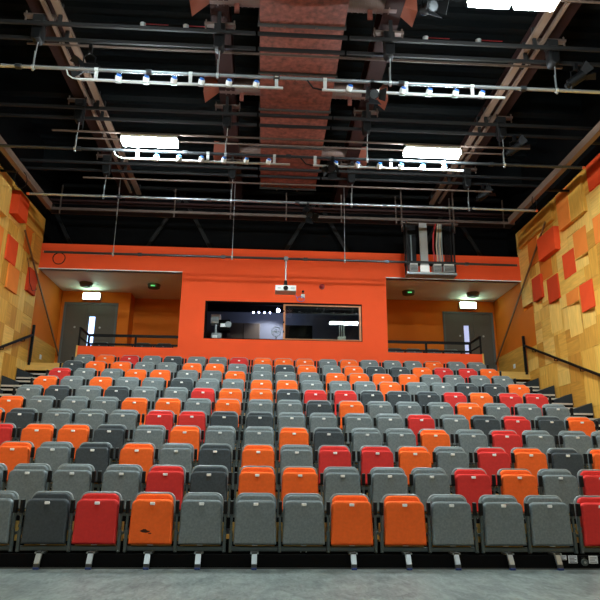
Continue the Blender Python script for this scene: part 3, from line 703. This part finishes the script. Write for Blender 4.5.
BARS = [(8.81, 7.33, 'the bar nearest the camera'), (11.2, 7.215, 'the second bar back'), (13.47, 7.265, 'the third bar back'), (14.82, 6.325, 'the low bar before the orange wall')]
for bi, (by, bz, bn) in enumerate(BARS):
    lab = ['steel lighting bar nearest the camera, crossing the whole hall', 'second steel lighting bar, level with the two bright fixtures', 'third steel lighting bar, in front of the dark cable tray', 'low steel lighting bar in front of the orange end wall'][bi]
    bar = thing('lighting_bar', lab, 'lighting bar', (XC, by, bz), 'steel bars slung across the hall')
    xa, xb = -5.6-XC, 6.5-XC
    MB().tube([(xa, 0, 0), (xb, 0, 0)], .031, M['bar' if bi in (0, 2) else 'bardark'], 12).obj('tube', bar)
    for s, xe in ((-1, xa), (1, xb)):
        c = MB().tube([(xe-s*.28, 0, 0), (xe+s*.005, 0, 0)], .03, M['sleeve'], 10).tube([(xe+s*.005, 0, 0), (xe+s*.06, 0, 0)], .032, M['tip'], 10); c.obj('end_sleeve', bar)
    for i in range(5): MB().box(-4.6+2.1*i+.3*bi-.05, -4.6+2.1*i+.3*bi+.05, -.034, .034, -.034, .034, M['bardark']).obj('joint', bar)
    for x in HX:
        if bi == 3 and x > 4: continue
        hg = thing('bar_hanger', '%s pulley and wire holding %s' % (XN[x], bn), 'hanger', (x, by, bz), 'hangers of the lighting bars')
        zt = 8.42-bz
        if bi < 3:
            MB().slab(rounded(.085, .085, zt-.62, zt-.25, .05, .08, 5), -.10, .10, M['pad'], .02, True).obj('pulley_block', hg)
            c = MB().box(-.26, .26, -.05, .05, zt-.12, zt-.08, M['rail'])
            for s in (-.24, .24): c.tube([(s, 0, zt-.2), (s, 0, zt)], .014, M['rail'], 6)
            c.box(-.09, .09, -.08, .08, zt-.26, zt-.12, M['chan']); c.obj('bracket', hg)
            MB().tube([(.0, 0, .0), (0.02, 0, zt-.58)], .009, M['wire'], 6).obj('wire', hg)
        else:
            MB().tube([(0, 0, 0), (0, 0, zt)], .008, M['wire'], 6).obj('wire', hg)
        MB().tube([(0, 0, .05), (0, 0, .30 if bi < 3 else .16)], .016, M['chrome'], 8).obj('turnbuckle', hg)
        MB().tube([(-.022, 0, 0), (.022, 0, 0)], .042, M['wire'], 10).tube([(0, 0, -.065), (0, 0, -.035)], .02, M['chrome'], 6).obj('clamp', hg)
    if bi < 3:                                             # channel pairs above the bar
        for k, dy in enumerate((-.19, .19)):
            cc = MB()
            for (a, b) in ((-5.9, -.30), (-.26, 1.24), (1.28, 6.9)): cc.box(a, b, by+dy-.022, by+dy+.022, 8.0, 8.06, M['chan'])
            for x in (-3.5, 4.46, -.91, 1.98): cc.box(x-.03, x+.03, by+dy-.02, by+dy+.02, 8.06, 8.42, M['chan'])
            tag(cc.obj('support_channel'), 'thin dark steel channel above %s, %s of the pair' % (bn, 'front one' if k == 0 else 'back one'), 'channel', 'channel pairs carrying the pulleys')
# thin conduits running across under the roof
for (yv, zv, lab) in ((9.35, 8.2, 'thin conduit across the roof behind the nearest bar'), (10.95, 7.46, 'thin brown pipe carrying the two bright far light fixtures'), (13.1, 7.55, 'thin brown pipe crossing just before the third bar'), (6.8, 7.46, 'thin brown pipe carrying the light fixtures at the top of the photo'), (7.5, 7.98, 'thin pipe at the top photo edge holding a lantern'), (12.3, 8.1, 'thin conduit across the roof between second and third bar')):
    mb = MB().tube([(-4.3, yv, zv), (5.3, yv, zv)], .022, M['rail'], 8)
    for x in (-3.72, 4.68): mb.tube([(x, yv, zv), (x, yv, 8.45)], .012, M['chan'], 6)
    tag(mb.obj('conduit'), lab, 'pipe', 'thin pipes across the roof')
# white socket bars slung below the first two lighting bars
SB = [(0, -3.13, .18, 7.135, 'left white socket bar under the bar nearest the camera'), (0, .83, 3.93, 7.135, 'right white socket bar under the bar nearest the camera'),
      (1, -2.9, .40, 7.035, 'left white socket bar under the second bar, below the left bright fixture'), (1, .87, 3.97, 7.035, 'right white socket bar under the second bar, below the right bright fixture')]
for (bi, x0, x1, z, lab) in SB:
    by, bz = BARS[bi][:2]; c = (x0+x1)/2
    t = thing('socket_bar', lab, 'socket bar', (c, by, z), 'white socket bars')
    MB().tube([(x0-c, 0, 0), (x1-c, 0, 0)], .023, M['conduit'], 10).obj('trunking', t)
    for xx in (((.25, 1.78, 3.2), (.24, 1.64, 2.98))[bi] if x0 < 0 else ((.05, 1.42, 2.55), (.04, 1.6, 2.7))[bi]):
        xx = min(xx+x0, x1-.05)-c
        MB().box(xx-.028, xx+.028, -.01, .01, 0, bz-z, M['conduit']).tube([(xx-.03, 0, bz-z), (xx+.03, 0, bz-z)], .036, M['conduit'], 10).obj('clamp', t)
    n = 6 if x0 < 0 else 6
    for i in range(n):
        xx = x0+(.62 if x0 < 0 else .45)+.448*i-c
        sk = MB().tube([(xx-.005, -.005, .0), (xx+.012, -.055, .055)], .052, M['white'], 12).tube([(xx-.045, 0, 0), (xx+.045, 0, 0)], .034, M['chrome'], 10).obj('socket', t)
        MB().tube([(xx+.012, -.055, .055), (xx+.02, -.075, .077)], .038, M['blue'], 12).obj('cap', sk)
    if x0 < 0:
        MB().tube([(x0-c, 0, 0), (x0-c-.12, 0, .02), (x0-c-.2, 0, .08), (x0-c-.23, 0, bz-z-.02)], .012, M['conduit'], 8).obj('flex', t)
    else: MB().tube([(x0-c, 0, 0), (x0-c-.15, 0, .03), (x0-c-.25, 0, bz-z-.02)], .016, M['pad'], 6).obj('flex', t)
# fluorescent fixtures: left and right columns, in rows down the hall
def fixture(x0, x1, y, lab, parent_z=7.46, tube='tube'):
    z = 7.24; c = (x0+x1)/2
    f = thing('light_fixture', lab, 'light', (c, y, z), 'bright fluorescent fixtures')
    hw = (x1-x0)/2
    MB().box(-hw, hw, -.13, .13, .07, .13, M['white']).obj('housing', f)
    MB().box(-hw+.01, hw-.01, -.115, .115, -.01, .07, M[tube]).obj('diffuser', f)
    for s in (-.7, .7): MB().tube([(s*hw, 0, .13), (s*hw, 0, parent_z-z-.01)], .012, M['rail'], 6).obj('hanger', f)
    return f
fixture(-2.93, -1.84, 10.95, 'bright fluorescent fixture at left, above the socket bar'); fixture(2.70, 3.83, 10.95, 'bright fluorescent fixture at right, above the socket bar')
fixture(2.68, 3.27, 6.8, 'bright fixture at the top photo edge, left one of the two'); fixture(3.32, 3.90, 6.8, 'bright fixture at the top photo edge, right one of the two')
fixture(-2.93, -1.84, 6.45, 'bright fluorescent fixture just above the top edge at left')
for yy, w in ((-1.6, 'behind the photographer'),):  # unseen extra row, added to light the seat fronts
    for x0, s in ((-2.93, 'left'), (2.70, 'right')):
        fixture(x0, x0+1.13, yy, 'added unseen fluorescent fixture %s, at %s' % (w, s), tube='tube_fill')
    mb = MB().tube([(-4.3, yy, 7.46), (5.3, yy, 7.46)], .022, M['rail'], 8)
    for x in (-3.72, 4.68): mb.tube([(x, yy, 7.46), (x, yy, 8.45)], .012, M['chan'], 6)
    tag(mb.obj('conduit'), 'added thin brown pipe carrying the added unseen fixtures %s' % w, 'pipe', 'thin pipes across the roof')
# lanterns
def lantern(x, y, z, pan, tilt, lab, bz, lit=False):
    L = thing('stage_lantern', lab, 'stage light', (x, y, z), 'black stage lanterns')
    rot = Matrix.Rotation(pan, 4, 'Z') @ Matrix.Rotation(tilt, 4, 'X')
    def tf(mb): mb.v = [tuple(rot @ Vector(p)) for p in mb.v]; return mb
    tf(MB().tube([(0, .16, 0), (0, -.12, 0)], .085, M['pad'], 14).tube([(0, .22, 0), (0, .16, 0)], .05, M['pad'], 10)).obj('body', L)
    tf(MB().tube([(0, -.12, 0), (0, -.128, 0)], .07, M['bardark'], 14)).obj('lens', L)
    for k in range(4):
        a = k*PI/2; r2 = Matrix.Rotation(a, 4, 'Y')
        q = MB().add([(-.07, -.12, .085), (.07, -.12, .085), (.11, -.25, .17), (-.11, -.25, .17), (-.07, -.12, .081), (.07, -.12, .081), (.11, -.25, .166), (-.11, -.25, .166)], [(0, 1, 2, 3), (7, 6, 5, 4), (0, 4, 5, 1), (1, 5, 6, 2), (2, 6, 7, 3), (3, 7, 4, 0)], M['pad'])
        q.v = [tuple(r2 @ Vector(p)) for p in q.v]; tf(q).obj('barn_door', L)
    h = bz-z
    MB().tube([(-.1, 0, 0), (-.1, 0, h*.5), (0, 0, h*.7), (.1, 0, h*.5), (.1, 0, 0)], .012, M['pad'], 6).box(-.03, .03, -.03, .03, h*.65, h+.03, M['pad']).obj('yoke', L)
lantern(1.67, 8.81, 7.08, .1, .5, 'black lantern with barn doors on the nearest bar, over the duct edge', 7.33)
lantern(2.32, 7.5, 7.72, .3, .5, 'black lantern with barn doors at the top photo edge', 7.98)
lantern(1.27, 11.2, 6.98+.06, -.4, .9, 'black lantern on the second bar at the start of the right socket bar', 7.215)
lantern(.93, 13.47, 7.02, .5, .8, 'black lantern on the third bar below the duct end', 7.265)
lantern(5.35, 9.0, 7.72, 1.1, -.5, 'dark lantern near the right roof beam above the nearest bar', 8.0)
lantern(5.2, 11.39, 7.72, 1.1, -.5, 'dark lantern near the right roof beam above the second bar', 8.0)
lantern(5.3, 13.66, 7.72, 1.1, -.5, 'dark lantern near the right roof beam above the third bar', 8.0)
lantern(-3.2, 9.35, 7.75, -.9, .4, 'dark lantern near the left roof beam below the nearest bar', 8.2)
# side rails and trunking along the walls, brown cable tray at the back
for s, xr, xw in ((-1, -5.5, XL), (1, 6.3, XR)):
    w = 'left' if s < 0 else 'right'
    r = thing('wall_rail', 'brown steel rail running along the %s wall under the roof' % w, 'rail', (xr, 4, 7.38))
    MB().box(-.055, .055, -10, 10.5, -.03, .03, M['walltrack']).box(-s*.05-.01, -s*.05+.01, -10, 10.5, .03, .13, M['walltrack']).obj('channel', r)
    for k in range(8):
        a, b = sorted((0, xw-xr)); MB().box(a, b, -6+2.1*k-.025, -6+2.1*k+.025, .035, .075, M['chan']).obj('bracket', r)
    xx = xw-s*.094
    tag(MB().box(xx-.09, xx+.09, -7.9, 15.9, 7.76, 7.95, M['black']).obj('cable_trunking'), 'black cable trunking along the top of the %s oak wall' % w, 'trunking')
ct = thing('cable_tray', 'brown cable tray crossing the hall behind the third bar', 'cable tray', (XC, 15.45, 7.70))
MB().box(-6.3, 6.3, -.15, -.12, 0, .07, M['rail']).box(-6.3, 6.3, .12, .15, 0, .07, M['rail']).box(-6.3, 6.3, -.12, .12, 0, .012, M['chan']).obj('tray', ct)
MB().box(-6.3, 6.3, -.10, -.06, .27, .33, M['beam']).box(-6.3, 6.3, .06, .10, .27, .33, M['beam']).obj('upper_rail', ct)
for k in range(9):
    x = -6+1.5*k; MB().bar((x, -.13, -.10), (x, -.13, .72), .03, .03, M['rail']).obj('drop_rod', ct)
tag(MB().tube([(-5.5+.05*i, 15.45+.05*math.sin(i*.7), 7.735+.012*math.sin(i*1.3)) for i in range(220)], .012, M['redcable'], 5).obj('cable'), 'long red cable lying in the brown cable tray', 'cable')
tb = thing('roof_truss', 'dark steel truss with diagonal braces above the orange beam', 'truss', (XC, 16.45, 7.0))
MB().box(-6.4, 6.4, -.06, .06, -.08, .0, M['chan']).box(-6.4, 6.4, -.06, .06, 1.9, 2.0, M['chan']).obj('chord', tb)
for k in range(7):
    x = -5.9+1.95*k; MB().bar((x, 0, 0), (x+(1.3 if k % 2 else -1.3)*.8, 0, 1.9), .06, .1, M['chan']).obj('brace_or_shadow_bar', tb)
# hanging dimmer rack
rk = thing('hanging_rack', 'hanging metal rack of cables and socket boxes before the orange beam, right', 'rack', (4.24, 14.95, 6.03))
for (x, y) in ((-.62, -.12), (.62, -.12), (-.62, .12), (.62, .12)): MB().box(x-.02, x+.02, y-.02, y+.02, 0, 1.44, M['chan']).obj('upright', rk)
MB().box(-.65, .65, -.16, .16, -.03, .0, M['shell']).box(-.65, .65, -.16, -.14, 0, .03, M['chrome']).box(-.65, .65, -.16, .16, .3, .33, M['chan']).obj('shelf', rk)
MB().box(-.75, .8, -.05, .05, 1.42, 1.46, M['rail']).box(-.72, -.69, -.02, .02, 1.2, 2.39, M['rail']).box(.69, .72, -.02, .02, 1.2, 2.39, M['rail']).obj('top_bar', rk)
for (x, w) in ((-.46, .22), (.16, .22), (.46, .28)):
    b = MB().box(x-w/2, x+w/2, -.13, .1, .06, .25, M['boxgrey'], .02).box(x-w/2+.01, x+w/2-.01, -.14, -.12, .25, .30, M['white']).obj('socket_box', rk)
    q = MB()
    for i in range(4): q.box(x-w/2+.02, x+w/2-.02, -.138, -.13, .085+.035*i, .1+.035*i, M['pad'])
    q.obj('vent', b)
MB().box(-.28, -.08, -.14, -.08, -.02, 1.40, M['boxgrey']).box(-.30, -.06, -.15, -.09, .04, .22, M['white'], .01).obj('trunking', rk)
MB().tube([(.12, -.08, .3), (.08, -.08, .7), (.10, -.08, 1.1), (.18, -.06, 1.42)], .02, M['redcable'], 6).obj('cable', rk)
for i in range(4): MB().tube([(.18+.045*i, -.08, .3), (.17+.045*i, -.08-.02*(i % 2), .8), (.2+.04*i, -.08, 1.1), (.24+.03*i, -.06, 1.42)], .018, M['palecable'] if i % 2 == 0 else M['shell'], 6).obj('cable', rk)
for i in range(6): MB().tube([(.42+.03*i, .0, .3), (.42+.03*i, .02, 1.42)], .011, M['pad'], 5).obj('cable', rk)
MB().box(-.60, -.34, .06, .08, .3, 1.42, M['pad']).box(-.5, -.47, -.02, .0, .3, 1.1, M['shell']).obj('back_plate', rk)
# coiled cable on the low bar at left
tag(MB().tube([(-5.22+.15*math.cos(a)*(1+.03*math.sin(3*a)), 14.82, 6.16+.15*math.sin(a)) for a in [i*PI/10 for i in range(61)]], .012, M['pad'], 6).obj('cable_coil'), 'coil of black cable hanging at the left end of the low bar', 'cable')
for (x0, y0, z0, r, lab) in ((-5.47, 12.6, 7.22, .17, 'loop of cable hanging from the left wall rail'), (6.27, 13.0, 7.24, .14, 'loop of cable hanging from the right wall rail')):
    tag(MB().tube([(x0+r*.6*math.sin(a), y0+r*.5*math.sin(a), z0+.14+r*1.2*math.cos(a)-r) for a in [i*PI/8 for i in range(17)]], .010, M['pad'], 5).obj('cable_loop'), lab, 'cable')
tag(MB().tube([(-6.1, 15.1, 6.25), (-6.03, 15.15, 5.9), (-6.03, 15.25, 5.65), (-6.03, 15.5, 5.5), (-6.03, 15.75, 5.6), (-6.1, 15.85, 5.9)], .008, M['pad'], 5).obj('loose_cable'), 'thin loose cable looping down in front of the left oak wall', 'cable')
# smoke detectors on the roof deck
for (x, y, lab) in ((-2.6, 10.4, 'left white detector on the dark roof, left of the duct'), (-1.75, 10.4, 'right white detector on the dark roof, left of the duct'), (3.1, 10.4, 'left white detector on the dark roof, right of the duct'), (4.2, 10.4, 'right white detector on the dark roof, right of the duct')):
    d = thing('detector', lab, 'detector', (x, y, 9.6), 'detectors on the roof deck')
    MB().tube([(0, 0, 0), (0, 0, -.1)], .06, M['white'], 12, True, .045).obj('head', d); MB().tube([(0, 0, 0), (.5, 0, 0)], .012, M['redcable'], 5).obj('cable', d)

# ---------------------------------------------------------------- world and view
w = bpy.data.worlds.new('world'); sc.world = w; w.use_nodes = True
w.node_tree.nodes['Background'].inputs[0].default_value = (0, 0, 0, 1)
sc.view_settings.view_transform = 'Standard'; sc.view_settings.look = 'None'; sc.view_settings.gamma = 1; sc.view_settings.use_curve_mapping = False
sc.view_settings.exposure = 2.15
sc.cycles.use_denoising = True
sc.cycles.max_bounces = 10; sc.cycles.transmission_bounces = 8; sc.cycles.sample_clamp_indirect = 6
